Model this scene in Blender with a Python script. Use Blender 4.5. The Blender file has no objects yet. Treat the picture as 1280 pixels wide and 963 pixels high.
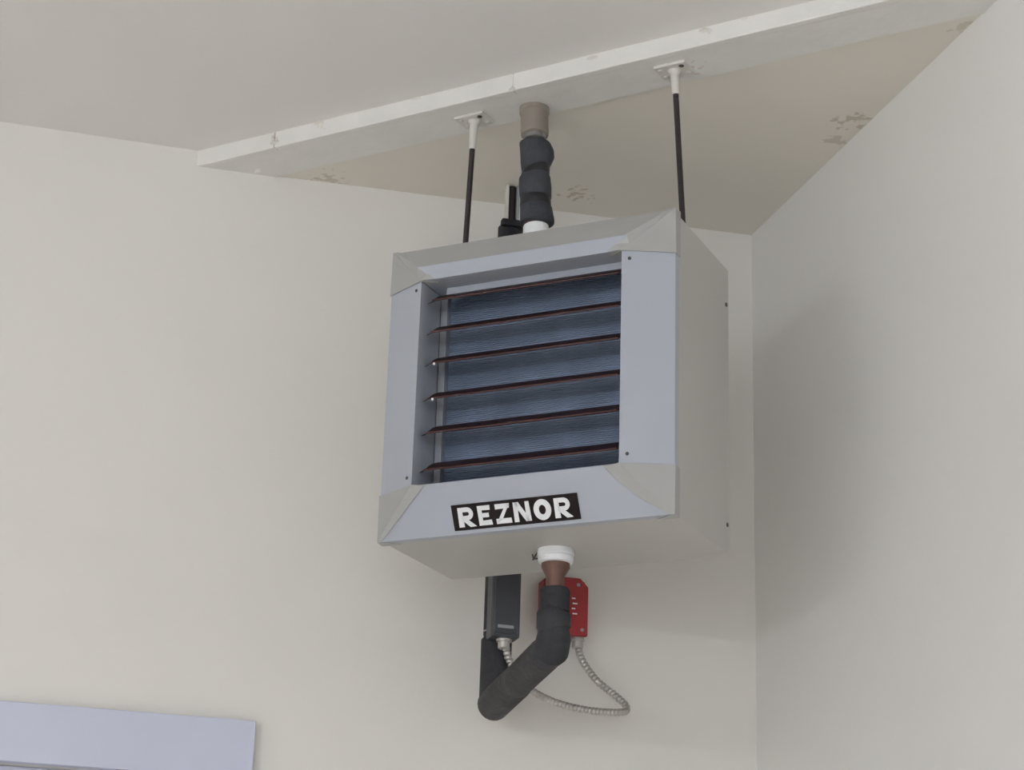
import bpy, bmesh, math, random
from mathutils import Vector, Matrix
random.seed(7)
C = bpy.context.scene.collection
SC = bpy.context.scene

# ------------------------------------------------------------------ camera, world, exposure
EYE = Vector((0, 0, 1.5))
FPX, CX, CY = 2526.6, 640.0, 481.5
YAW, PITCH, ROLL = 0.2636, 0.3473, 0.0329
F = Vector((math.sin(YAW)*math.cos(PITCH), math.cos(YAW)*math.cos(PITCH), math.sin(PITCH)))
R0 = Vector((math.cos(YAW), -math.sin(YAW), 0)); U0 = R0.cross(F)
RT = math.cos(ROLL)*R0 + math.sin(ROLL)*U0
UP = -math.sin(ROLL)*R0 + math.cos(ROLL)*U0
cd = bpy.data.cameras.new('camera'); cam = bpy.data.objects.new('camera', cd); C.objects.link(cam)
cd.sensor_width = 36; cd.lens = 36*FPX/1280; cd.clip_start = 0.02
M3 = Matrix((RT, UP, -F)).transposed()
cam.matrix_world = Matrix.Translation(EYE) @ M3.to_4x4()
SC.camera = cam

w = bpy.data.worlds.new('world'); SC.world = w; w.use_nodes = True
w.node_tree.nodes['Background'].inputs[0].default_value = (.62, .74, 1, 1)
w.node_tree.nodes['Background'].inputs[1].default_value = .8
SC.view_settings.view_transform = 'Standard'; SC.view_settings.look = 'None'
SC.view_settings.gamma = 1; SC.view_settings.use_curve_mapping = False
SC.view_settings.exposure = 0.0
TUBE_POWER = 72.0
TUBE_COLOUR = (.93, .97, 1.0, 1)
# added soft fill light, set outside an added window behind the viewpoint
al = bpy.data.lights.new('window_fill', 'AREA'); al.shape = 'RECTANGLE'; al.size = 3.0; al.size_y = 1.7
al.energy = 44; al.color = (.93, .965, 1.0)
ao = bpy.data.objects.new('window_fill', al); C.objects.link(ao)
ao.location = (-1.5, -3.36, 1.9); ao.rotation_euler = (math.pi/2, 0, 0)   # faces into the room

# ------------------------------------------------------------------ room measures (metres)
ZC = 3.0255          # ceiling height
YB = 3.1331          # back wall
XR = 1.2874          # right wall
XL, YF = -3.4, -3.2  # the other two walls
BC, BH, BD = 2.4133, .0281, .0944     # beam: distance of its front face, height, depth
HX, HY, HZ, HYAW = .7202, 2.593, 2.4878, -.7075
W, H, D, PB, WB = .45, .4485, .2318, .0346, .0677

def ray(px, py): return RT*((px-CX)/FPX) + UP*((CY-py)/FPX) + F
def on_plane(px, py, p0, n):
    d = ray(px, py); n = Vector(n); t = (Vector(p0)-EYE).dot(n)/d.dot(n); return EYE + d*t
def at_y(px, py, y): return on_plane(px, py, (0, y, 0), (0, 1, 0))
def at_z(px, py, z): return on_plane(px, py, (0, 0, z), (0, 0, 1))

# ------------------------------------------------------------------ materials
def mat(name, col, rough=.5, metal=0., var=.04, vscale=6., bump=0., bscale=60., spec=.5, detail=4):
    m = bpy.data.materials.new(name); m.use_nodes = True; nt = m.node_tree; N = nt.nodes; L = nt.links
    b = N['Principled BSDF']; b.inputs['Roughness'].default_value = rough; b.inputs['Metallic'].default_value = metal
    b.inputs['Specular IOR Level'].default_value = spec
    tc = N.new('ShaderNodeTexCoord')
    n = N.new('ShaderNodeTexNoise'); n.inputs['Scale'].default_value = vscale; n.inputs['Detail'].default_value = detail
    L.new(tc.outputs['Object'], n.inputs['Vector'])
    r = N.new('ShaderNodeValToRGB'); L.new(n.outputs['Fac'], r.inputs[0])
    r.color_ramp.elements[0].position = .3; r.color_ramp.elements[1].position = .7
    r.color_ramp.elements[0].color = tuple(c*(1-var) for c in col[:3]) + (1,)
    r.color_ramp.elements[1].color = tuple(min(1, c*(1+var)) for c in col[:3]) + (1,)
    L.new(r.outputs[0], b.inputs['Base Color'])
    if bump:
        n2 = N.new('ShaderNodeTexNoise'); n2.inputs['Scale'].default_value = bscale; n2.inputs['Detail'].default_value = 5
        L.new(tc.outputs['Object'], n2.inputs['Vector'])
        bp = N.new('ShaderNodeBump'); bp.inputs['Strength'].default_value = bump; bp.inputs['Distance'].default_value = .01
        L.new(n2.outputs['Fac'], bp.inputs['Height']); L.new(bp.outputs[0], b.inputs['Normal'])
    m['ramp'] = r.name
    return m

def stain(m, spots, col):
    """brown flaking stains of a shape of their own around given world points"""
    nt = m.node_tree; N = nt.nodes; L = nt.links; b = N['Principled BSDF']
    prev = b.inputs['Base Color'].links[0].from_socket
    geo = N.new('ShaderNodeNewGeometry')
    nz = N.new('ShaderNodeTexNoise'); nz.inputs['Scale'].default_value = 70; nz.inputs['Detail'].default_value = 6
    L.new(geo.outputs['Position'], nz.inputs['Vector'])
    for (p, rad, amount) in spots:
        d = N.new('ShaderNodeVectorMath'); d.operation = 'DISTANCE'
        L.new(geo.outputs['Position'], d.inputs[0]); d.inputs[1].default_value = p
        mr = N.new('ShaderNodeMapRange'); mr.inputs['From Min'].default_value = 0; mr.inputs['From Max'].default_value = rad
        mr.inputs['To Min'].default_value = .62; mr.inputs['To Max'].default_value = .12
        L.new(d.outputs['Value'], mr.inputs['Value'])
        lt = N.new('ShaderNodeMath'); lt.operation = 'SUBTRACT'; L.new(mr.outputs[0], lt.inputs[0]); L.new(nz.outputs['Fac'], lt.inputs[1])
        ml = N.new('ShaderNodeMath'); ml.operation = 'MULTIPLY'; ml.use_clamp = True; L.new(lt.outputs[0], ml.inputs[0]); ml.inputs[1].default_value = 14
        m2 = N.new('ShaderNodeMath'); m2.operation = 'MULTIPLY'; L.new(ml.outputs[0], m2.inputs[0]); m2.inputs[1].default_value = amount
        mx = N.new('ShaderNodeMix'); mx.data_type = 'RGBA'; L.new(m2.outputs[0], mx.inputs['Factor'])
        L.new(prev, mx.inputs['A']); mx.inputs['B'].default_value = col
        prev = mx.outputs['Result']
    L.new(prev, b.inputs['Base Color'])

MT = {}
MT['wall'] = mat('wall_paint', (.765, .742, .705), .62, var=.012, vscale=2.2, bump=.05, bscale=35)
MT['wall_r'] = mat('right_wall_paint', (.80, .785, .765), .62, var=.012, vscale=2.0, bump=.05, bscale=35)
MT['ceil'] = mat('ceiling_paint', (.82, .795, .775), .7, var=.012, vscale=2, bump=.06, bscale=25)
MT['ceil2'] = mat('corner_ceiling_shade_tint', (.79, .745, .675), .7, var=.02, vscale=5, bump=.08, bscale=20)  # ceiling paint with the warm bounced shade behind the beam tinted in
MT['floor'] = mat('floor_concrete', (.62, .575, .515), .6, var=.08, vscale=3)
MT['beam'] = mat('beam_paint', (.79, .775, .75), .45, var=.03, vscale=14, bump=.15, bscale=30)
MT['trim'] = mat('vinyl_white', (.57, .595, .73), .35, var=.01)
MT['enamel'] = mat('grey_blue_enamel', (.405, .430, .490), .38, var=.02, vscale=5)
MT['cap'] = mat('beige_corner_plastic', (.385, .386, .380), .45, var=.03, vscale=16)
MT['body'] = mat('cabinet_enamel', (.50, .485, .46), .45, var=.03, vscale=4)
MT['inside'] = mat('inner_grey', (.36, .37, .385), .55)
MT['coil'] = mat('coil_fin_metal', (.26, .325, .47), .42, metal=.35, var=.12, vscale=18)
MT['coilback'] = mat('coil_dark', (.035, .04, .055), .6)
MT['galv'] = mat('galvanised_plate', (.40, .42, .46), .4, metal=.4, var=.15, vscale=25)
MT['louver'] = mat('maroon_louver_paint', (.020, .0055, .0075), .45, var=.15, vscale=20, spec=.3)
MT['hem'] = mat('maroon_red_edge', (.052, .015, .014), .45, var=.3, vscale=30)  # redder, lighter maroon along the louver front edges
MT['black'] = mat('nameplate_black', (.012, .007, .008), .5, spec=.2)
MT['print'] = mat('nameplate_print', (.82, .83, .86), .5, var=.02)
MT['foam'] = mat('black_foam', (.034, .035, .041), .72, var=.3, vscale=25, bump=.25, bscale=80, spec=.35)
MT['foamtop'] = mat('blue_black_foam', (.050, .053, .064), .72, var=.2, vscale=25, bump=.25, bscale=80, spec=.35)  # lighter, bluer foam for the upper pipe
MT['foamgrey'] = mat('worn_foam', (.052, .049, .050), .7, var=.25, vscale=22, bump=.25, bscale=80, spec=.35)
MT['tape'] = mat('black_tape', (.010, .010, .014), .5)
MT['white'] = mat('white_plastic', (.85, .86, .88), .35)
MT['copper'] = mat('aged_copper', (.15, .082, .066), .5, metal=.5, var=.25, vscale=40)
MT['taupe'] = mat('painted_coupling', (.27, .235, .205), .5, var=.06, vscale=25)
MT['rod'] = mat('black_steel', (.030, .022, .024), .4, metal=.4)
MT['whitepaint'] = mat('rod_white_paint', (.66, .64, .60), .5, var=.05, vscale=50)
MT['greybox'] = mat('charcoal_plastic', (.055, .058, .068), .4)
MT['greylite'] = mat('printed_strip', (.30, .31, .34), .5)
MT['red'] = mat('red_enamel', (.31, .018, .022), .38, var=.06, vscale=15)
MT['steel'] = mat('conduit_steel', (.50, .48, .46), .38, metal=.75, var=.08, vscale=40)
MT['dark'] = mat('dark_screw', (.05, .045, .04), .5)
MT['screw'] = mat('zinc_screw', (.33, .32, .31), .4, metal=.6)
MT['chain'] = mat('fixture_metal', (.75, .76, .78), .4)
g = bpy.data.materials.new('window_glass'); g.use_nodes = True
nt = g.node_tree; nt.nodes.remove(nt.nodes['Principled BSDF'])
tr = nt.nodes.new('ShaderNodeBsdfTransparent'); gl = nt.nodes.new('ShaderNodeBsdfGlossy'); gl.inputs['Roughness'].default_value = .03
fr = nt.nodes.new('ShaderNodeFresnel'); mx = nt.nodes.new('ShaderNodeMixShader')
nt.links.new(fr.outputs[0], mx.inputs[0]); nt.links.new(tr.outputs[0], mx.inputs[1]); nt.links.new(gl.outputs[0], mx.inputs[2])
nt.links.new(mx.outputs[0], nt.nodes['Material Output'].inputs[0]); MT['glass'] = g
e = bpy.data.materials.new('fluorescent_tube'); e.use_nodes = True
bs = e.node_tree.nodes['Principled BSDF']; bs.inputs['Base Color'].default_value = (.9, .9, .9, 1)
bs.inputs['Emission Color'].default_value = TUBE_COLOUR; bs.inputs['Emission Strength'].default_value = TUBE_POWER; MT['tube'] = e

# ------------------------------------------------------------------ object helpers
def tag(o, label=None, cat=None, group=None, kind=None):
    if label: o['label'] = label
    if cat: o['category'] = cat
    if group: o['group'] = group
    if kind: o['kind'] = kind
    return o
def empty(name, loc=(0, 0, 0), rz=0):
    o = bpy.data.objects.new(name, None); C.objects.link(o); o.location = loc; o.rotation_euler = (0, 0, rz)
    o.empty_display_size = .05; return o
def obj(name, bm, m, parent=None, smooth=False, bevel=0., seg=2, angle=35):
    me = bpy.data.meshes.new(name); bmesh.ops.recalc_face_normals(bm, faces=bm.faces); bm.to_mesh(me); bm.free()
    me.materials.append(MT[m] if isinstance(m, str) else m)
    o = bpy.data.objects.new(name, me); C.objects.link(o)
    if parent is not None: o.parent = parent
    if smooth:
        for p in me.polygons: p.use_smooth = True
        try: me.set_sharp_from_angle(angle=math.radians(angle))
        except Exception: pass
    if bevel:
        b = o.modifiers.new('bevel', 'BEVEL'); b.width = bevel; b.segments = seg; b.limit_method = 'ANGLE'; b.angle_limit = math.radians(30)
    return o
def box(bm, x0, x1, y0, y1, z0, z1, mtx=None):
    vs = [Vector((x, y, z)) for x in (x0, x1) for y in (y0, y1) for z in (z0, z1)]
    if mtx: vs = [mtx @ v for v in vs]
    v = [bm.verts.new(p) for p in vs]
    for f in ((0,1,3,2),(4,6,7,5),(0,4,5,1),(2,3,7,6),(0,2,6,4),(1,5,7,3)): bm.faces.new([v[i] for i in f])
    return bm
def prism(bm, pts, off):
    """polygon given by 3D points, extruded by the vector off"""
    off = Vector(off); a = [bm.verts.new(p) for p in pts]; b = [bm.verts.new(Vector(p)+off) for p in pts]
    bm.faces.new(a); bm.faces.new(list(reversed(b))); n = len(pts)
    for i in range(n): bm.faces.new((a[i], b[i], b[(i+1) % n], a[(i+1) % n]))
    return bm
def frame(t):
    t = t.normalized(); a = Vector((0, 0, 1)) if abs(t.z) < .9 else Vector((1, 0, 0))
    u = t.cross(a).normalized(); return u, t.cross(u).normalized()
def tube(bm, pts, rad, seg=20, caps=True, close_angle=True):
    """tube along points; rad is a number or a list; the frame is carried along so that it does not twist"""
    pts = [Vector(p) for p in pts]; n = len(pts)
    if not isinstance(rad, (list, tuple)): rad = [rad]*n
    rings = []; u = None
    for i, p in enumerate(pts):
        t = (pts[min(i+1, n-1)]-pts[max(i-1, 0)]).normalized()
        if u is None: u, v = frame(t)
        else:
            u = (u - t*u.dot(t)).normalized(); v = t.cross(u).normalized()
        s = 1.
        rings.append([bm.verts.new(p + (u*math.cos(k*2*math.pi/seg) + v*math.sin(k*2*math.pi/seg))*rad[i]*s) for k in range(seg)])
    for a, b in zip(rings, rings[1:]):
        for k in range(seg): bm.faces.new((a[k], a[(k+1) % seg], b[(k+1) % seg], b[k]))
    if caps: bm.faces.new(rings[0]); bm.faces.new(list(reversed(rings[-1])))
    return bm
def lathe(bm, base, axis, prof, seg=24):
    """prof: (distance along axis, radius) pairs from base"""
    axis = Vector(axis).normalized(); base = Vector(base); u, v = frame(axis); rings = []
    for h, r in prof:
        rings.append([bm.verts.new(base + axis*h + (u*math.cos(k*2*math.pi/seg)+v*math.sin(k*2*math.pi/seg))*max(r, 1e-5)) for k in range(seg)])
    for a, b in zip(rings, rings[1:]):
        for k in range(seg): bm.faces.new((a[k], a[(k+1) % seg], b[(k+1) % seg], b[k]))
    bm.faces.new(rings[0]); bm.faces.new(list(reversed(rings[-1])))
    return bm
def nb(): return bmesh.new()
def smooth_path(pts, sub=8):
    pts = [Vector(p) for p in pts]; out = []
    q = [pts[0]*2-pts[1]] + pts + [pts[-1]*2-pts[-2]]
    for i in range(1, len(q)-2):
        a, b, c, d = q[i-1:i+3]
        for s in range(sub):
            t = s/sub
            out.append(.5*((2*b) + (c-a)*t + (2*a-5*b+4*c-d)*t*t + (3*b-a-3*c+d)*t**3))
    out.append(pts[-1]); return out

# ------------------------------------------------------------------ the setting
TH = .12
tag(obj('floor', box(nb(), XL-TH, XR+TH, YF-TH, YB+TH, -.1, 0), 'floor'), kind='structure')
tag(obj('ceiling', box(nb(), XL-TH, XR+TH, YF-TH, YB+TH, ZC, ZC+.1), 'ceil'), kind='structure')
tag(obj('wall_right', box(nb(), XR, XR+TH, YF-TH, YB+TH, 0, ZC), 'wall_r'), kind='structure')
tag(obj('wall_left', box(nb(), XL-TH, XL, YF-TH, YB+TH, 0, ZC), 'wall'), kind='structure')
bm = nb(); fx0, fx1, fz0, fz1 = -3.0, 0.0, 1.05, 2.75
for a in ((XL, fx0, 0, ZC), (fx1, XR, 0, ZC), (fx0, fx1, 0, fz0), (fx0, fx1, fz1, ZC)): box(bm, a[0], a[1], YF-TH, YF, a[2], a[3])
tag(obj('wall_front', bm, 'wall'), kind='structure')
# back wall with the window opening
p_tr = at_y(318, 904, YB); p_in = at_y(0, 957, YB)
WX1, WZ1 = p_tr.x, p_tr.z                 # outer top right of the casing
CW = WZ1 - p_in.z - .004                  # casing width
WX0, WZ0 = WX1-1.25, WZ1-1.25
ox0, ox1, oz0, oz1 = WX0+CW, WX1-CW, WZ0+CW, WZ1-CW
bm = nb()
for a in ((XL, ox0, 0, ZC), (ox1, XR, 0, ZC), (ox0, ox1, 0, oz0), (ox0, ox1, oz1, ZC)):
    box(bm, a[0], a[1], YB, YB+TH, a[2], a[3])
tag(obj('wall_back', bm, 'wall'), kind='structure')

# ceiling board in the corner behind the beam: it hangs a little at the beam
s2 = math.sqrt(.5)                         # the beam crosses the corner at 45 degrees
def beam_pt(off, wall, z):
    c = (BC+off)/s2                        # x + y = c
    return Vector((c-YB, YB, z)) if wall == 'b' else Vector((XR, c-XR, z))
bm = nb()
k = .02
A = beam_pt(BD-k, 'b', ZC-BH+.002); B = beam_pt(BD-k, 'r', ZC-BH+.002); Cn = Vector((XR, YB, ZC-.004))
v = [bm.verts.new(p) for p in (A, B, Cn)] + [bm.verts.new(Vector((p.x, p.y, ZC+.001))) for p in (A, B, Cn)]
bm.faces.new(v[:3]); bm.faces.new(v[3:][::-1])
for i in range(3): bm.faces.new((v[i], v[(i+1) % 3], v[3+(i+1) % 3], v[3+i]))
tag(obj('ceiling_corner', bm, 'ceil2'), kind='structure')
zs = ZC-.01
stain(MT['ceil2'], [(tuple(at_z(1068, 146, zs)), .09, .5), (tuple(at_z(1045, 172, zs)), .06, .4), (tuple(at_z(720, 246, zs-.01)), .08, .5),
                    (tuple(at_z(1205, 30, zs-.01)), .07, .3), (tuple(at_z(410, 226, zs-.015)), .09, .4)], (.40, .30, .21, 1))  # last spot browns the left wedge behind the beam

# window with white casing
win = empty('window_1', ((WX0+WX1)/2, YB, WZ0)); tag(win, 'white vinyl cased window in the cream wall', None, kind='structure')
def loc(o, e): o.matrix_parent_inverse = Matrix.Translation(-Vector(e.location)); return o
def casing(pts, name='casing_board'):
    bm = prism(nb(), [Vector((p[0], YB+.001, p[1])) for p in pts], (0, -.020, 0)); return loc(obj(name, bm, 'trim', win, bevel=.0012), win)
gp = .0001
casing([(WX0, WZ1), (WX1, WZ1), (WX1, oz1), (WX0, oz1)])
casing([(WX0, WZ0), (WX1, WZ0), (WX1, oz0), (WX0, oz0)])
casing([(WX1, oz0+gp), (WX1, oz1-gp), (ox1, oz1-gp), (ox1, oz0+gp)])
casing([(WX0, oz0+gp), (WX0, oz1-gp), (ox0, oz1-gp), (ox0, oz0+gp)])
fw = .035
for a in ((ox0, ox0+fw, oz0, oz1), (ox1-fw, ox1, oz0, oz1), (ox0+fw, ox1-fw, oz0, oz0+fw), (ox0+fw, ox1-fw, oz1-fw, oz1)):
    loc(obj('window_frame', box(nb(), a[0], a[1], YB+.02, YB+.07, a[2], a[3]), 'trim', win, bevel=.003), win)
mx_ = (ox0+ox1)/2
loc(obj('window_frame', box(nb(), mx_-.02, mx_+.02, YB+.025, YB+.065, oz0+fw, oz1-fw), 'trim', win, bevel=.003), win)
for a in ((ox0+fw, mx_-.02), (mx_+.02, ox1-fw)):
    loc(obj('pane', box(nb(), a[0]-.004, a[1]+.004, YB+.043, YB+.047, oz0+fw-.004, oz1-fw+.004), 'glass', win), win)

# wide window added behind the viewpoint to hold the fill light
wf = empty('fill_window', ((fx0+fx1)/2, YF, fz0)); tag(wf, 'added wide white framed window for the fill light in the wall opposite', None, kind='structure')
for a in ((fx0, fx0+.05, fz0, fz1), (fx1-.05, fx1, fz0, fz1), (fx0+.05, fx1-.05, fz0, fz0+.05), (fx0+.05, fx1-.05, fz1-.05, fz1), (-2.02, -1.98, fz0+.05, fz1-.05), (-1.02, -.98, fz0+.05, fz1-.05)):
    loc(obj('window_frame', box(nb(), a[0], a[1], YF-.09, YF-.03, a[2], a[3]), 'trim', wf, bevel=.003), wf)
for a in ((fx0+.045, -2.015), (-1.985, -1.015), (-.985, fx1-.045)):
    loc(obj('pane', box(nb(), a[0], a[1], YF-.062, YF-.058, fz0+.045, fz1-.045), 'glass', wf), wf)

# ------------------------------------------------------------------ beam
pl = beam_pt(0, 'b', ZC); pr = beam_pt(0, 'r', ZC)
L_ = (pr-pl).length; be = (pr-pl).normalized(); bn = Vector((s2, s2, 0))
beam = empty('ceiling_beam', ((pl+pr)/2 + bn*BD/2) - Vector((0, 0, BH)))
tag(beam, 'long white painted wooden beam fixed diagonally under the ceiling corner', 'beam')
def beam_obj(name, bm, m, **k):
    o = obj(name, bm, m, beam, **k); o.matrix_parent_inverse = Matrix.Translation(-Vector(beam.location)); return o
def beam_prism(s0, s1, o0, o1, z0, z1):
    # ends follow the walls: back wall for s0 None, right wall for s1 None
    def P(off, s, z):
        if s == 'b': return beam_pt(off, 'b', z)
        if s == 'r': return beam_pt(off, 'r', z)
        return pl + be*s + bn*off + Vector((0, 0, z-ZC))
    return prism(nb(), [P(o0, s0, z0), P(o0, s1, z0), P(o1, s1, z0), P(o1, s0, z0)], (0, 0, z1-z0))
FB = .014
beam_obj('beam_core', beam_prism('b', 'r', FB, BD, ZC-BH, ZC+.001), 'beam')
def s_at(px, py):
    p = on_plane(px, py, pl, bn); return (p-pl).dot(be)
s1, s2_ = s_at(343, 175), s_at(641, 101)
s3 = s_at(1010, 12)
cuts = ['b', s1, s2_, 'r']
for a, b in zip(cuts, cuts[1:]):
    g_ = lambda s_: .0006 if s_ == s1 else .00015
    a2 = a if isinstance(a, str) else a+g_(a); b2 = b if isinstance(b, str) else b-g_(b)
    beam_obj('fascia_board', beam_prism(a2, b2, 0, FB, ZC-BH-.0008, ZC+.001), 'beam', bevel=.0018)
# dried paint and filler lumps along the top edge and at the joints
bm = nb()
for (px, py) in ((880, 38), (740, 72), (343, 178), (640, 112), (322, 214), (700, 70), (520, 122), (930, 22)):
    p = on_plane(px, py, pl, bn)
    bmesh.ops.create_icosphere(bm, subdivisions=2, radius=1, matrix=Matrix.Translation(p) @ Matrix.Rotation(-math.pi/4, 4, 'Z') @ Matrix.Diagonal((random.uniform(.006, .013), .0015, random.uniform(.003, .005), 1)))
beam_obj('filler_lump', bm, 'whitepaint', smooth=True)
stain(MT['beam'], [(tuple(on_plane(343, 172, pl, bn)), .022, .5), (tuple(on_plane(880, 36, pl, bn)), .03, .5), (tuple(on_plane(400, 152, pl, bn)), .05, .35),
                   (tuple(on_plane(640, 110, pl, bn)), .02, .4), (tuple(at_z(850, 88, ZC-BH)), .075, .6), (tuple(at_z(600, 152, ZC-BH)), .05, .4)], (.52, .40, .33, 1))

# ------------------------------------------------------------------ unit heater
ex = Vector((math.cos(HYAW), math.sin(HYAW), 0)); ed = Vector((-math.sin(HYAW), math.cos(HYAW), 0))
HO = Vector((HX, HY, HZ)) + ed*(D/2) - Vector((0, 0, H/2))      # base centre
heater = empty('unit_heater', HO, HYAW)
tag(heater, 'grey hot water unit heater with maroon louvers hanging in the ceiling corner', 'heater')
HM = Matrix.Translation(HO) @ Matrix.Rotation(HYAW, 4, 'Z')
HI = HM.inverted()
Y0 = -D/2; Z0 = H/2                                            # local y of the front plane, z of the middle
def Lp(u, v, d): return Vector((u, Y0+d, Z0+v))                # heater coordinates: right, up from middle, depth from front plane
def Wp(u, v, d): return HM @ Lp(u, v, d)
a_, b_ = W/2-WB, H/2-WB

# cabinet: folded sheet shell
i_ = .0022; bm = nb()
box(bm, -W/2+i_, W/2-i_, Y0+.004, Y0+D, i_, H-i_)
bmesh.ops.recalc_face_normals(bm, faces=bm.faces)
bmesh.ops.delete(bm, geom=[f for f in bm.faces if f.normal.y < -.9], context='FACES_ONLY')
bmesh.ops.solidify(bm, geom=list(bm.faces), thickness=.0025)
cab = obj('cabinet', bm, 'body', heater, bevel=.0022)
# front lip panel that closes the cabinet around the coil
bm = nb()
for q in ((-W/2+.004, -a_-.0, -H/2+.004, H/2-.004), (a_, W/2-.004, -H/2+.004, H/2-.004), (-a_, a_, -H/2+.004, -b_), (-a_, a_, b_, H/2-.004)):
    box(bm, q[0], q[1], Y0+.028, Y0+.030, Z0+q[2], Z0+q[3])
obj('coil_shroud', bm, 'inside', heater)

TB = .34                                    # the top rail bends at this share of its width
def ytop(t_): return -PB+.0012 if t_ <= TB else (-PB+.0012)*(1-(t_-TB)/(1-TB))
def ylin(t_): return -PB*(1-t_)
OFF = .019
# rails
def solid(bm, th):
    bmesh.ops.remove_doubles(bm, verts=bm.verts, dist=1e-5); bmesh.ops.recalc_face_normals(bm, faces=bm.faces)
    bmesh.ops.solidify(bm, geom=list(bm.faces), thickness=th); return bm
def face(bm, pts): bm.faces.new([bm.verts.new(p) for p in pts])
for sx in (-1, 1):
    bm = nb()
    q = lambda u, v, d: Lp(sx*u, v, d)
    face(bm, [q(a_, -b_, .028), q(a_, b_, .028), q(a_, b_, -PB), q(a_, -b_, -PB)])
    face(bm, [q(a_, -b_, -PB), q(a_, b_, -PB), q(W/2, b_, 0), q(W/2, -b_, 0)])
    face(bm, [q(W/2, -b_, 0), q(W/2, b_, 0), q(W/2, b_, .014), q(W/2, -b_, .014)])
    obj('side_rail', solid(bm, .0015), 'enamel', heater, bevel=.0022)
    # the dark return inside the opening belongs to the rail
for sz, yf, ts in ((1, ytop, (0, TB, 1)), (-1, ylin, (0, 1))):
    bm = nb(); q = lambda u, v, d: Lp(u, sz*v, d)
    face(bm, [q(-a_, b_, .028), q(a_, b_, .028), q(a_, b_, -PB+.001), q(a_-OFF, b_, -PB), q(-a_+OFF, b_, -PB), q(-a_, b_, -PB+.001)])
    prev = None
    for t_ in ts:
        uu = a_ - OFF*(1-t_) + t_*WB - .004*t_
        row = (q(-uu, b_+t_*WB, yf(t_)), q(uu, b_+t_*WB, yf(t_)))
        if prev: face(bm, [prev[0], prev[1], row[1], row[0]])
        prev = row
        if sz > 0 and t_ == TB:              # the top rail ends here; a cream bevel goes on to the cabinet top
            obj('top_rail', solid(bm, .0015), 'enamel', heater, bevel=.002); bm = nb()
    face(bm, [prev[0], prev[1], q(uu, H/2, .014), q(-uu, H/2, .014)])
    obj('top_bevel' if sz > 0 else 'bottom_rail', solid(bm, .0015), 'cap' if sz > 0 else 'enamel', heater, bevel=.002)
# corner caps
for sx in (-1, 1):
    for sz, yf, ts in ((1, ytop, (0, .15, TB, .6, 1)), (-1, ylin, (0, .3, .6, .8, 1))):
        bm = nb(); q = lambda u, v, d: Lp(sx*u, sz*v, d)
        pr_ = .0016                          # stands proud of the rails
        M_ = [q(a_+t_*WB+pr_*.4, b_+t_*WB+pr_*.4, ylin(t_)-pr_) for t_ in ts]
        bow = lambda t_: (.010*math.sin(math.pi*t_) if (sx > 0 and sz < 0) else 0)
        N_ = [q(a_+t_*WB-(OFF+.003)*(1-t_)-.006*t_-bow(t_), b_+t_*WB+pr_*.6, yf(t_)-pr_) for t_ in ts]
        # side face triangle fan
        S0 = q(a_, b_-.001, -PB-pr_); S1 = q(W/2+pr_, b_-.001, -pr_)
        face(bm, [S0, S1, M_[-1]] + M_[-2::-1][:0] + [M_[0]])
        for i in range(len(ts)-1): face(bm, [M_[i], M_[i+1], N_[i+1], N_[i]])
        face(bm, [S1, M_[-1], q(W/2+pr_, H/2+pr_, .016), q(W/2+pr_, b_-.001, .016)])
        face(bm, [M_[-1], N_[-1], q(W/2-.03, H/2+pr_, .016), q(W/2+pr_, H/2+pr_, .016)])
        face(bm, [S0, M_[0], N_[0], q(a_-OFF-.003, b_-.001, -PB+.014), q(a_-.001, b_-.001, -PB+.014)])
        obj('corner_cap', solid(bm, .0012), 'cap', heater, bevel=.0015)

# coil: fins over dark core, header plates, tubes
yc = .040
obj('coil_core', box(nb(), -a_-.02, a_+.02, Y0+yc+.016, Y0+yc+.060, Z0-b_-.02, Z0+b_+.02), 'coilback', heater)
bm = nb(); pitch = .0031; n = int((2*b_+.03)/pitch)
for k in range(n):
    z = Z0-b_-.015+k*pitch
    box(bm, -a_+.012, a_+.015, Y0+yc, Y0+yc+.018, z, z+.0020)
tag(obj('coil_fins', bm, 'coil', heater), 'blue grey stacked aluminium coil fins', kind='stuff')
for k in range(4):
    u = -a_+.05+k*.075
    obj('coil_tube', tube(nb(), [Lp(u, -b_-.01, yc+.0102), Lp(u, b_+.01, yc+.0102)], .0085, 12), 'coil', heater, smooth=True)
for u0 in (-a_+.001, a_-.004):
    obj('header_plate', box(nb(), u0, u0+.011, Y0+.0285, Y0+yc+.02, Z0-b_-.004, Z0+b_+.004), 'galv', heater, bevel=.001)
obj('upper_lip', box(nb(), -a_+.022, a_-.002, Y0+.004, Y0+.0065, Z0+b_-.011, Z0+b_+.001), 'enamel', heater, bevel=.0008)

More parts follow.
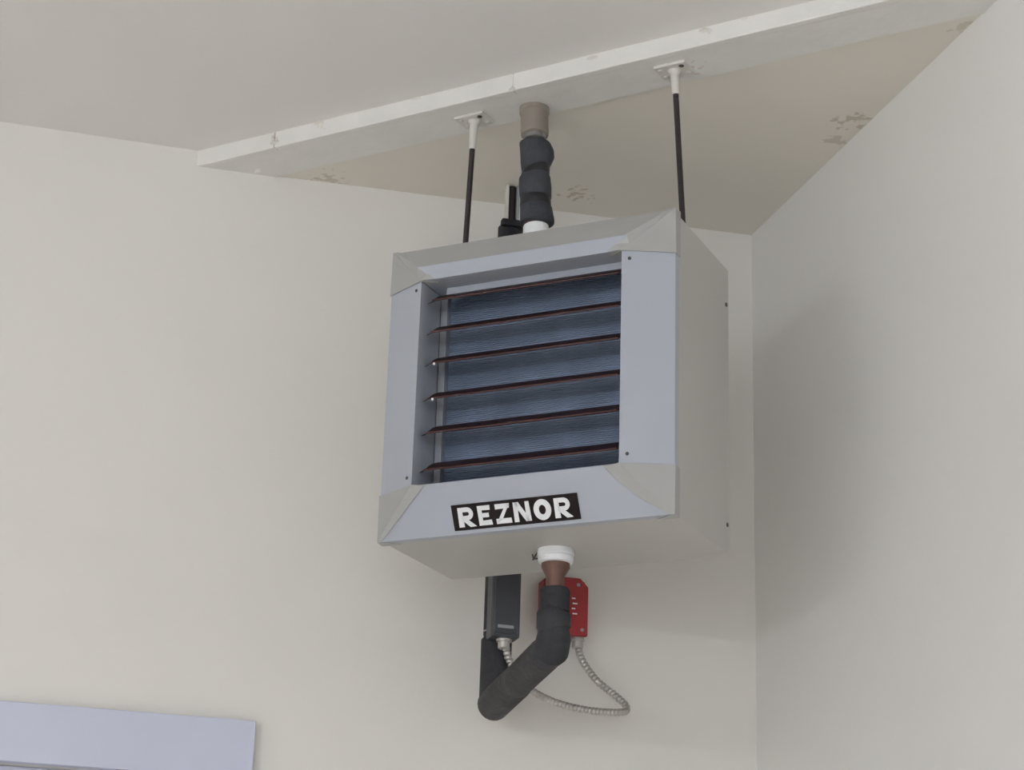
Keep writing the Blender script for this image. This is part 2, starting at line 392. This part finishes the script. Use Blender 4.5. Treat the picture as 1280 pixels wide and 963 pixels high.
# louvers: front edge low, back edge high
tilt = math.radians(31); chord = .044
fr_ = [.080, .238, .393, .565, .731, .907]
for k, f in enumerate(fr_):
    v0 = b_ - f*2*b_ + .006; y0 = -PB+.026
    bm = nb(); prof = []
    for j in range(7):
        s = (j/6-.5)*chord; camber = .0022*(1-(2*j/6-1)**2)
        prof.append((s*math.cos(tilt)-camber*math.sin(tilt), s*math.sin(tilt)+camber*math.cos(tilt)))
    th = .0011
    low = [(y, z-th) for y, z in prof]
    ring = prof + low[::-1]
    ul, ur = -a_+.016, a_-.006
    sec = [(-a_+.0015, -.0065, .35), (ul-.004, -.003, .8), (ul, 0, 1), (ur, 0, 1), (a_-.0015, -.002, .5)]
    rows = [[bm.verts.new(Lp(u, v0+z*sc+dz, y0+y*sc)) for y, z in ring] for u, dz, sc in sec]
    m_ = len(ring)
    for r1, r2 in zip(rows, rows[1:]):
        for i in range(m_): bm.faces.new((r1[i], r1[(i+1) % m_], r2[(i+1) % m_], r2[i]))
    bm.faces.new(rows[0]); bm.faces.new(rows[-1][::-1])
    lv = obj('louver', bm, 'louver', heater)
    # rolled front hem
    obj('rolled_hem', tube(nb(), [Lp(ul, v0+prof[0][1], y0+prof[0][0]), Lp(ur, v0+prof[0][1], y0+prof[0][0])], .0016, 8), 'hem', lv, smooth=True)
    if k in (2, 3):
        c = Lp(ul+.008, v0+prof[0][1]-.002, y0+prof[0][0]-.001)
        obj('rivet', lathe(nb(), c, (.3, -1, -.3), [(0, .0020), (.0010, .0018), (.0016, .0009)], 10), 'print', lv, smooth=True)  # near-white colour puts the rivet's highlight into the paint

# nameplate on the bottom rail
n_b = Vector((0, -WB, -PB)).normalized()                       # outward normal of the sloping bottom rail (local)
dn = Vector((0, PB, -WB)).normalized()                        # down along it
P0 = Lp(0, -b_, -PB)
def on_rail(px, py):
    p = on_plane(px, py, HM @ P0, HM.to_3x3() @ n_b); l = HI @ p - P0; return l.x, l.dot(dn)
cs = [on_rail(*p) for p in ((564, 632), (722, 616), (726, 649), (569, 664))]
x0 = (cs[0][0]+cs[3][0])/2; x1 = (cs[1][0]+cs[2][0])/2; y0_ = (cs[0][1]+cs[1][1])/2; y1_ = (cs[2][1]+cs[3][1])/2
def R(x, y, h=0): return P0 + Vector((1, 0, 0))*x + dn*y + n_b*h
plate = obj('nameplate', prism(nb(), [R(x0, y0_, -.0005), R(x1, y0_, -.0005), R(x1, y1_, -.0005), R(x0, y1_, -.0005)], n_b*.0024), 'black', heater, bevel=.0005)
tag(plate, 'black nameplate with white lettering')
G = {}
def arc(cx, cy, rx, ry, a0, a1, n=14): return [(cx+rx*math.cos(math.radians(a0+(a1-a0)*i/n)), cy+ry*math.sin(math.radians(a0+(a1-a0)*i/n))) for i in range(n+1)]
def band(o, i): return [[o[k], o[k+1], i[k+1], i[k]] for k in range(len(o)-1)]
# letters in a unit square, y up; thick flared strokes
G['R'] = [[(-.04, 0), (.30, 0), (.26, 1), (.0, 1)], [(.24, .32), (.50, .42), (1.04, 0), (.66, -.02)]] + \
         [[(.2, 1), (.55, 1), (.55, .76), (.2, .76)], [(.2, .57), (.55, .57), (.55, .34), (.2, .34)]] + band(arc(.55, .67, .37, .33, 90, -90), arc(.55, .665, .12, .095, 90, -90))
G['E'] = [[(0, 0), (.30, 0), (.30, 1), (0, 1)], [(.25, 1), (.92, 1.0), (.90, .76), (.25, .77)], [(.25, .62), (.78, .62), (.78, .40), (.25, .40)], [(.25, .24), (.93, .26), (.97, 0), (.25, 0)]]
G['Z'] = [[(.04, 1), (.96, 1), (.92, .76), (.04, .74)], [(.60, .78), (.96, .98), (.42, .22), (.02, .04)], [(.02, .26), (.98, .26), (1.0, 0), (.02, 0)]]
G['N'] = [[(-.02, 0), (.26, 0), (.28, 1), (.02, 1)], [(.72, 0), (1.02, 0), (.98, 1), (.74, 1)], [(.02, 1), (.34, 1), (.98, 0), (.68, 0)]]
G['O'] = band(arc(.5, .5, .54, .53, 0, 360, 28), arc(.5, .5, .21, .24, 0, 360, 28))
bm = nb(); Wd = x1-x0; Hd = y1_-y0_
spans = [('R', .050, .180), ('E', .208, .318), ('Z', .345, .470), ('N', .492, .622), ('O', .655, .782), ('R', .815, .945)]
for ch, f0, f1 in spans:
    for poly in G[ch]:
        pts = [R(x0+Wd*(f0+(f1-f0)*x), y0_+Hd*(.88-.76*y), .0018) for x, y in poly]
        prism(bm, pts, n_b*.0006)
obj('lettering', bm, 'print', plate)

# screws
def screw(u, v, d, nrm, parent=heater, r=.0032, m='dark'):
    obj('screw', lathe(nb(), Lp(u, v, d), nrm, [(-.001, r), (.0012, r*.95), (.002, r*.5)], 10), m, parent, smooth=True)
nside = lambda s: Vector((s*PB, -WB, 0)).normalized()
for s in (-1, 1):
    for v in (b_-.012, -b_+.014):
        screw(s*(a_+.010), v, ylin(.15), nside(s), r=.0026)
    for v in (H/2-.062, -H/2+.045):
        screw(s*(W/2-.0022), v, D-.012, (s, 0, 0), r=.0034)

# ------------------------------------------------------------------ hanger rods
def in_heater_depth(px, py, dep): return on_plane(px, py, Wp(0, 0, dep), ed)
def hanger(fpx, bpx, sleeve_px, label, dep=.55*D):
    top = at_z(fpx[0], fpx[1], ZC-BH)
    low = in_heater_depth(bpx[0], bpx[1], dep)
    d = (low-top).normalized()
    ztop = HZ+H/2-.0022
    end = top + d*((ztop-.004-top.z)/d.z)
    o = empty('hanger_rod', (end.x, end.y, ztop)); tag(o, label, 'hanger rod', 'hanger rods carrying the heater')
    inv = Matrix.Translation(-Vector(o.location))
    def P(name, bm, m, parent=o, **k):
        c = obj(name, bm, m, parent, **k); c.matrix_parent_inverse = inv if parent is o else Matrix.Identity(4); return c
    sl = on_plane(sleeve_px[0], sleeve_px[1], top, F); k = max(.02, (sl-top).dot(d))
    # threaded rod: ridged tube
    n = 160; pts = [top + (end-top)*(i/n) for i in range(n+1)]
    P('rod', tube(nb(), pts, [.0047 if i % 2 else .0041 for i in range(n+1)], 12), 'rod', smooth=True)
    P('painted_section', tube(nb(), [top+d*.002, top+d*(k-.004), top+d*k], [.0066, .0060, .0050], 14), 'whitepaint', smooth=True)
    ang = -math.pi/4
    Mx = Matrix.Translation(top) @ Matrix.Rotation(ang, 4, 'Z')
    fl = P('flange', box(nb(), -.026, .026, -.020, .020, -.0042, .001, Mx), 'whitepaint', bevel=.0015)
    P('hub', lathe(nb(), top, d, [(0, .011), (.005, .0105), (.009, .008), (.011, .0068)], 16), 'whitepaint', smooth=True)
    for (x, y) in ((-.018, -.011), (.018, .011), (.0165, -.011), (-.018, .011)):
        P('flange_screw', lathe(nb(), Mx @ Vector((x, y, -.0040)), (0, 0, -1), [(-.001, .0042), (.0012, .0040), (.0022, .0022)], 10), 'dark' if (x, y) in ((.0165, -.011),) else 'whitepaint', smooth=True)  # the dark one stands for an open screw hole
    P('nut', lathe(nb(), (end.x, end.y, ztop), (0, 0, 1), [(0, .0092), (.007, .0092)], 6), 'rod')
    P('washer', lathe(nb(), (end.x, end.y, ztop-.0005), (0, 0, 1), [(0, .012), (.0018, .012)], 18), 'screw')
    return o
hanger((593, 149), (582, 303), (589, 197), 'black threaded hanger rod with white flange beside the upper black insulated pipe')
hanger((843, 86), (853, 270), (847, 122), 'black threaded hanger rod with stained white flange above the heater side panel')

# ------------------------------------------------------------------ supply pipe on top
def local_parts(o):
    inv = Matrix.Translation(-Vector(o.location))
    def P(name, bm, m, parent=None, **k):
        c = obj(name, bm, m, parent or o, **k)
        if parent is None: c.matrix_parent_inverse = inv
        return c
    return P
dep = .55*D
ztop = HZ+H/2-.0022
pb = in_heater_depth(672, 291, dep); pb.z = ztop
pt = at_z(668, 136, ZC-BH)
sup = empty('supply_pipe', pb); tag(sup, 'upright black insulated pipe with taupe coupling between beam and heater top', 'pipe')
P = local_parts(sup)
ax = (pt-pb); Ls = ax.length; ax.normalize()
def sp(px, py):                                     # height along the pipe for a pixel on it
    d = ray(px, py).normalized(); r = pb-EYE; c = d.dot(ax)   # nearest approach of the sight line to the pipe's axis
    return (c*d.dot(r)-ax.dot(r))/(1-c*c)
hA = sp(668, 172); hB = sp(669, 180)
CLn = Ls-sp(668, 170)
P('coupling', lathe(nb(), pt+ax*.001, -ax, [(0, .0235), (.010, .0235), (.0115, .0220), (CLn-.010, .0215), (CLn-.0085, .0222), (CLn, .0215), (CLn+.002, .018)], 28), 'taupe', smooth=True)
P('inner_pipe', tube(nb(), [pt, pb], .0125, 18), 'taupe', smooth=True)
P('coupling_ring', lathe(nb(), pt-ax*(CLn-.002), -ax, [(0, .0170), (.010, .0172), (.011, .0150)], 24), 'screw', smooth=True)
# upper foam piece, skewed
def foam(name, hs, m='foamtop', seg=26, parent=None):
    """hs: list of (height, radius, dx, dz-skew)"""
    bm = nb(); rings = []
    u = ex; v_ = ed
    for h, r, dx, sk in hs:
        c = pb + ax*h + ex*dx
        rings.append([bm.verts.new(c + (u*math.cos(t_)+v_*math.sin(t_))*r*(1+.02*math.sin(3*t_+h*90)) + ax*sk*math.cos(t_)) for t_ in [k*2*math.pi/seg for k in range(seg)]])
    for a, b in zip(rings, rings[1:]):
        for k in range(seg): bm.faces.new((a[k], a[(k+1) % seg], b[(k+1) % seg], b[k]))
    bm.faces.new(rings[0]); bm.faces.new(rings[-1][::-1])
    return P(name, bm, m, parent, smooth=True, angle=60)
hT = sp(668, 178); h1 = sp(668, 212); h2 = sp(668, 220); h3 = sp(668, 247); h4 = sp(668, 258); h5 = sp(668, 279)
foam('insulation_sleeve', [(hT, .019, 0, 0), (hT-.004, .0245, 0, 0), (hT-.018, .0265, .003, .002), (hT-.032, .0265, .004, .006), (h1+.004, .0235, .003, .010), (h1-.004, .021, .002, .010)])
foam('tape_wrap', [(h1+.001, .0212, .001, .008), (h1-.003, .0225, .001, .008), (h2, .0225, 0, .004), (h2-.006, .021, 0, .003)], 'tape')
foam('insulation_sleeve', [(h2+.003, .021, 0, .003), (h2-.006, .0245, -.001, .001), (h2-.020, .0255, -.001, 0), (h3, .0245, 0, 0), (h3-.003, .022, 0, 0)])
foam('tape_wrap', [(h3, .0228, 0, 0), (h3-.002, .0238, 0, 0), (h4, .0242, 0, 0), (h4-.003, .023, 0, 0)], 'tape')
foam('insulation_sleeve', [(h4, .022, .001, 0), (h4-.003, .0248, .001, 0), (h5+.004, .0265, .002, .001), (h5-.001, .0262, .002, .001), (h5-.004, .020, .002, 0)])
P('copper_ring', lathe(nb(), pb+ax*(h5+.001), -ax, [(0, .0195), (.006, .0200), (.008, .017)], 24), 'copper', smooth=True)
P('white_ferrule', lathe(nb(), pb, ax, [(-.001, .024), (.006, .0235), (max(.012, h5-.007), .0195), (max(.014, h5-.004), .014)], 28), 'white', smooth=True)

# ------------------------------------------------------------------ return pipe below, running to the riser at the back wall
ph = on_plane(695, 688, Wp(0, -H/2+.0022, 0), (0, 0, 1))        # hole in the heater bottom
yr = at_z(641, 231, ZC-.012).y                                  # the riser stands this far back
ret = empty('return_pipe', (ph.x, ph.y, ph.z-.2)); tag(ret, 'short black insulated pipe bending back from the white ferrule under the heater', 'pipe')
P = local_parts(ret)
dv = (on_plane(690, 815, ph, F) - ph)                           # nearly straight down
def dz(px, py): return on_plane(px, py, ph, (ex+ed*.0).normalized()*0+Vector((F.x, F.y, 0)).normalized()).z - ph.z
def below(px, py): return Vector((ph.x, ph.y, on_plane(px, py, ph, Vector((F.x, F.y, 0)).normalized()).z))
zf = below(694, 704).z; zc_ = below(694, 736).z
dnv = Vector((0, 0, -1))
P('white_ferrule', lathe(nb(), ph, dnv, [(0, .0262), (.0075, .0268), (.0085, .0250), (.0105, .0250), (.0115, .0262), (ph.z-zf, .0245), (ph.z-zf+.002, .019)], 28), 'white', smooth=True)
P('copper_reducer', lathe(nb(), (ph.x, ph.y, zf+.002), dnv, [(0, .0205), (.010, .0205), (.022, .0135), (zf-zc_+.012, .0125)], 24), 'copper', smooth=True)
# drain wire clip by the ferrule
wc = on_plane(669, 689, Wp(0, -H/2+.0022, 0), (0, 0, 1)) - Vector((0, 0, .0028)); dzv = Vector((0, 0, .001))
P('wire_clip', tube(nb(), smooth_path([wc+RT*-.004-dzv*2, wc+RT*-.001-dzv*9, wc+RT*.008-dzv*6, wc+RT*.010-dzv*1, wc+RT*.004+dzv*0, wc+RT*.000-dzv*5, wc+RT*-.003-dzv*11], 6), .0013, 8), 'dark', smooth=True)
e0 = Vector((ph.x, ph.y, zc_)); e1 = below(690, 808)
r1 = at_y(618, 880, yr)                                          # foot of the riser
rc = Vector((r1.x, yr, 0))
def riser(z): return Vector((rc.x, rc.y, z))
bx = P
def sleeve(name, pts, rad, m='foam', par=None, ang=50): return P(name, tube(nb(), pts, rad, 24), m, par, smooth=True, angle=ang)
# vertical sleeve
Rf = .0215
m1 = below(690, 765).z; m2 = below(690, 785).z
sleeve('insulation_sleeve', [e0, Vector((ph.x, ph.y, zc_-.003)), Vector((ph.x, ph.y, m1))], [Rf-.002, Rf, Rf])
sleeve('insulation_sleeve', [Vector((ph.x, ph.y, m1+.001)), Vector((ph.x-.001, ph.y, m1-.003)), Vector((ph.x-.001, ph.y, m2)), Vector((ph.x, ph.y, m2-.004))], [Rf, Rf+.0028, Rf+.0028, Rf])
dr = (r1-e1); drn = dr.normalized()
elb = [Vector((ph.x, ph.y, m2)), Vector((ph.x, ph.y, m2-.004)), e1+Vector((0, 0, .012)), e1+drn*.012-Vector((0, 0, .002)), e1+drn*.045, e1+drn*.049]
sleeve('elbow_sleeve', elb, [Rf-.001, Rf+.0005, Rf+.003, Rf+.004, Rf+.003, Rf], ang=25)
q0 = e1+drn*.044
sleeve('insulation_sleeve', [q0, q0+drn*.003, q0+(r1-q0)*.55], [Rf, Rf+.0035, Rf+.003], 'foamgrey')
q1 = q0+(r1-q0)*.55
sleeve('insulation_sleeve', [q1-drn*.001, q1+drn*.002, r1+drn*.006, r1+drn*.020, r1+drn*.024], [Rf+.002, Rf+.0045, Rf+.0045, Rf-.001, .013], 'foamgrey')
# riser: a pipe of its own by the wall
rz = empty('riser_pipe', (rc.x, rc.y, r1.z-.01)); tag(rz, 'black insulated riser pipe beside the wall, running up behind the heater to the ceiling', 'pipe')
P = local_parts(rz)
zt_ = HZ+H/2
hz0 = at_y(640, 282, yr).z; hz1 = ZC-.010
zb0 = at_y(610, 800, yr).z
sleeve('riser_sleeve', [riser(r1.z-.006), riser(r1.z+.002), riser(zb0), riser(zb0+.004)], [Rf, Rf+.003, Rf+.003, Rf])
sleeve('riser_sleeve', [riser(zb0+.003), riser(zb0+.008), riser(hz0-.006), riser(hz0)], [Rf-.002, Rf, Rf, Rf-.006])
sleeve('riser_tube', [riser(hz0-.02), riser(hz1+.02)], .0068, 'rod')
zq = at_y(640, 252, yr).z
P('strap', box(nb(), rc.x-.0115, rc.x-.0070, yr-.010, yr+.004, hz0+.004, hz1), 'whitepaint', bevel=.001)
P('strap', box(nb(), rc.x+.0070, rc.x+.0115, yr-.010, yr+.004, hz0+.004, hz1), 'galv', bevel=.001)
P('ceiling_collar', lathe(nb(), riser(hz1+.006), dnv, [(0, .018), (.008, .018), (.011, .012)], 20), 'whitepaint', smooth=True)
P('wing_nut', box(nb(), rc.x-.023, rc.x+.012, yr-.030, yr-.016, hz0-.013, hz0-.001), 'tape', bevel=.003)

# ------------------------------------------------------------------ charcoal control box strapped to the riser
yb_ = yr-.0225
c0 = at_y(632, 797, yb_-.034); zbt = c0.z; bw = .0235
hb = .135
P('clamp_band', tube(nb(), [Vector((rc.x+math.cos(a)*.0212, yr+math.sin(a)*.0212, zbt+.02)) for a in [i*2*math.pi/24 for i in range(25)]], .0014, 6, caps=False), 'steel')
cb = empty('control_box', (c0.x, yb_-.018, zbt)); tag(cb, 'charcoal plastic control box strapped to the riser behind the heater', 'control box')
P = local_parts(cb)
P('housing', box(nb(), c0.x-bw, c0.x+bw, yb_-.034, yb_+.001, zbt, zbt+hb), 'greybox', bevel=.004)
P('cover_lip', box(nb(), c0.x-bw+.004, c0.x+bw-.004, yb_-.0365, yb_-.033, zbt+.006, zbt+hb-.006), 'greybox', bevel=.0015)
P('printed_strip', box(nb(), c0.x-.014, c0.x+.012, yb_-.0371, yb_-.0363, zbt+.014, zbt+.019), 'greylite')

# ------------------------------------------------------------------ red switch box on the wall
rb_f = .042                                                    # depth
c1 = at_y(678, 795, YB-rb_f); c2 = at_y(735, 792, YB-rb_f)
zt2 = at_y(706, 721, YB-rb_f).z; zb2 = (c1.z+c2.z)/2
sb = empty('switch_box', ((c1.x+c2.x)/2, YB, zb2)); tag(sb, 'red electrical switch box on the wall below the heater', 'switch box')
P = local_parts(sb)
P('back_box', box(nb(), c1.x+.003, c2.x-.003, YB-rb_f+.008, YB+.001, zb2+.003, zt2-.003), 'red', bevel=.003)
ch = .014
pts = [(c1.x, zb2), (c2.x, zb2), (c2.x, zt2-ch), (c2.x-ch, zt2), (c1.x+ch, zt2), (c1.x, zt2-ch)]
cv = P('cover_plate', prism(nb(), [Vector((x, YB-rb_f+.009, z)) for x, z in pts], (0, -.009, 0)), 'red', bevel=.0025)
xm = (c1.x+c2.x)/2
lever = box(nb(), xm-.005, xm+.005, YB-rb_f-.014, YB-rb_f+.001, (zb2+zt2)/2-.004, (zb2+zt2)/2+.012)
P('toggle', lever, 'red', bevel=.002)
bm = nb()
for i in range(4):
    z = (zb2+zt2)/2+.012-i*.0085; x = xm+.010+.0015*(i % 2)
    box(bm, x, x+.006+.002*(i % 2), YB-rb_f-.0006, YB-rb_f+.0005, z, z+.0022)
P('printed_marks', bm, 'print')
for (x, z) in ((c1.x+.010, zb2+.010), (c2.x-.010, zb2+.010), (c2.x-.018, zt2-.012), (c1.x+.018, zt2-.012)):
    P('screw', lathe(nb(), (x, YB-rb_f, z), (0, -1, 0), [(-.001, .0032), (.001, .003), (.0018, .0015)], 10), 'screw', smooth=True)

# ------------------------------------------------------------------ flexible steel conduit from box to box
pa = Vector((at_y(722, 800, YB-.022).x, YB-.022, zb2)); pz = Vector((at_y(630, 798, yb_-.018).x, yb_-.018, zbt))
px_ = [(722, 808), (729, 828), (746, 851), (768, 869), (781, 881), (783, 888), (774, 891), (740, 889), (702, 881), (670, 867), (648, 847), (636, 824), (632, 808)]
ys = [YB-.022 + (yb_-.018-(YB-.022))*(i/(len(px_)-1))**1.0 for i in range(len(px_))]
pth = [pa+Vector((0, 0, -.004))] + [at_y(p[0], p[1], y) for p, y in zip(px_, ys)] + [pz+Vector((0, 0, -.004))]
pth = smooth_path(pth, 14)
fx = empty('flexible_conduit', pth[len(pth)//2]); tag(fx, 'ribbed grey metal conduit looping from the red box to the charcoal box', 'conduit')
P = local_parts(fx)
# even resampling so the ribs are regular
acc = [0]
for a, b in zip(pth, pth[1:]): acc.append(acc[-1]+(b-a).length)
tot = acc[-1]; step = .0022; m_ = int(tot/step); rs = []; j = 0
for i in range(m_+1):
    s = tot*i/m_
    while j < len(acc)-2 and acc[j+1] < s: j += 1
    rs.append(pth[j].lerp(pth[j+1], (s-acc[j])/max(1e-9, acc[j+1]-acc[j])))
P('ribbed_tube', tube(nb(), rs, [.0061 if i % 3 else .0047 for i in range(len(rs))], 12), 'steel', smooth=True, angle=60)
P('connector', lathe(nb(), pa+Vector((0, 0, .001)), (0, 0, -1), [(0, .0115), (.005, .0115), (.0055, .0095), (.016, .0095), (.018, .007)], 16), 'steel', smooth=True)
P('connector', lathe(nb(), pz+Vector((0, 0, .001)), (0, 0, -1), [(0, .0125), (.005, .0125), (.0055, .0095), (.015, .0095), (.017, .007)], 16), 'steel', smooth=True)

# ------------------------------------------------------------------ hung fluorescent strip lamps, the room's light; the last is added fill
LZ = 2.22
def lamp(LX, y0, y1, label):
    o = empty('strip_lamp', (LX, (y0+y1)/2, LZ-.02)); tag(o, label, 'lamp', 'hung fluorescent strip lamps')
    P = local_parts(o)
    P('batten', box(nb(), LX-.035, LX+.035, y0, y1, LZ+.032, LZ+.085), 'chain', bevel=.004)
    for dx in (-.028, .028):
        P('tube', tube(nb(), [(LX+dx, y0+.03, LZ), (LX+dx, y1-.03, LZ)], .016, 14), 'tube', smooth=True)
        for y in (y0+.02, y1-.02): P('tube_holder', box(nb(), LX+dx-.017, LX+dx+.017, y-.014, y+.014, LZ-.02, LZ+.034), 'chain', bevel=.003)
    for y in (y0+.25, y1-.25): P('suspension_rod', tube(nb(), [(LX, y, LZ+.08), (LX, y, ZC+.002)], .004, 8), 'chain')
lamp(-2.2, -2.2, -0.65, 'white fluorescent strip lamp hung from the ceiling behind the window end')
lamp(-2.2, -0.6, 0.95, 'white fluorescent strip lamp hung from the ceiling toward the cased window')
lamp(-.85, -2.75, -1.2, 'added white fluorescent strip lamp for fill light, hung before the added wide window')  # lamp added to lift the heater's shadow on the right wall
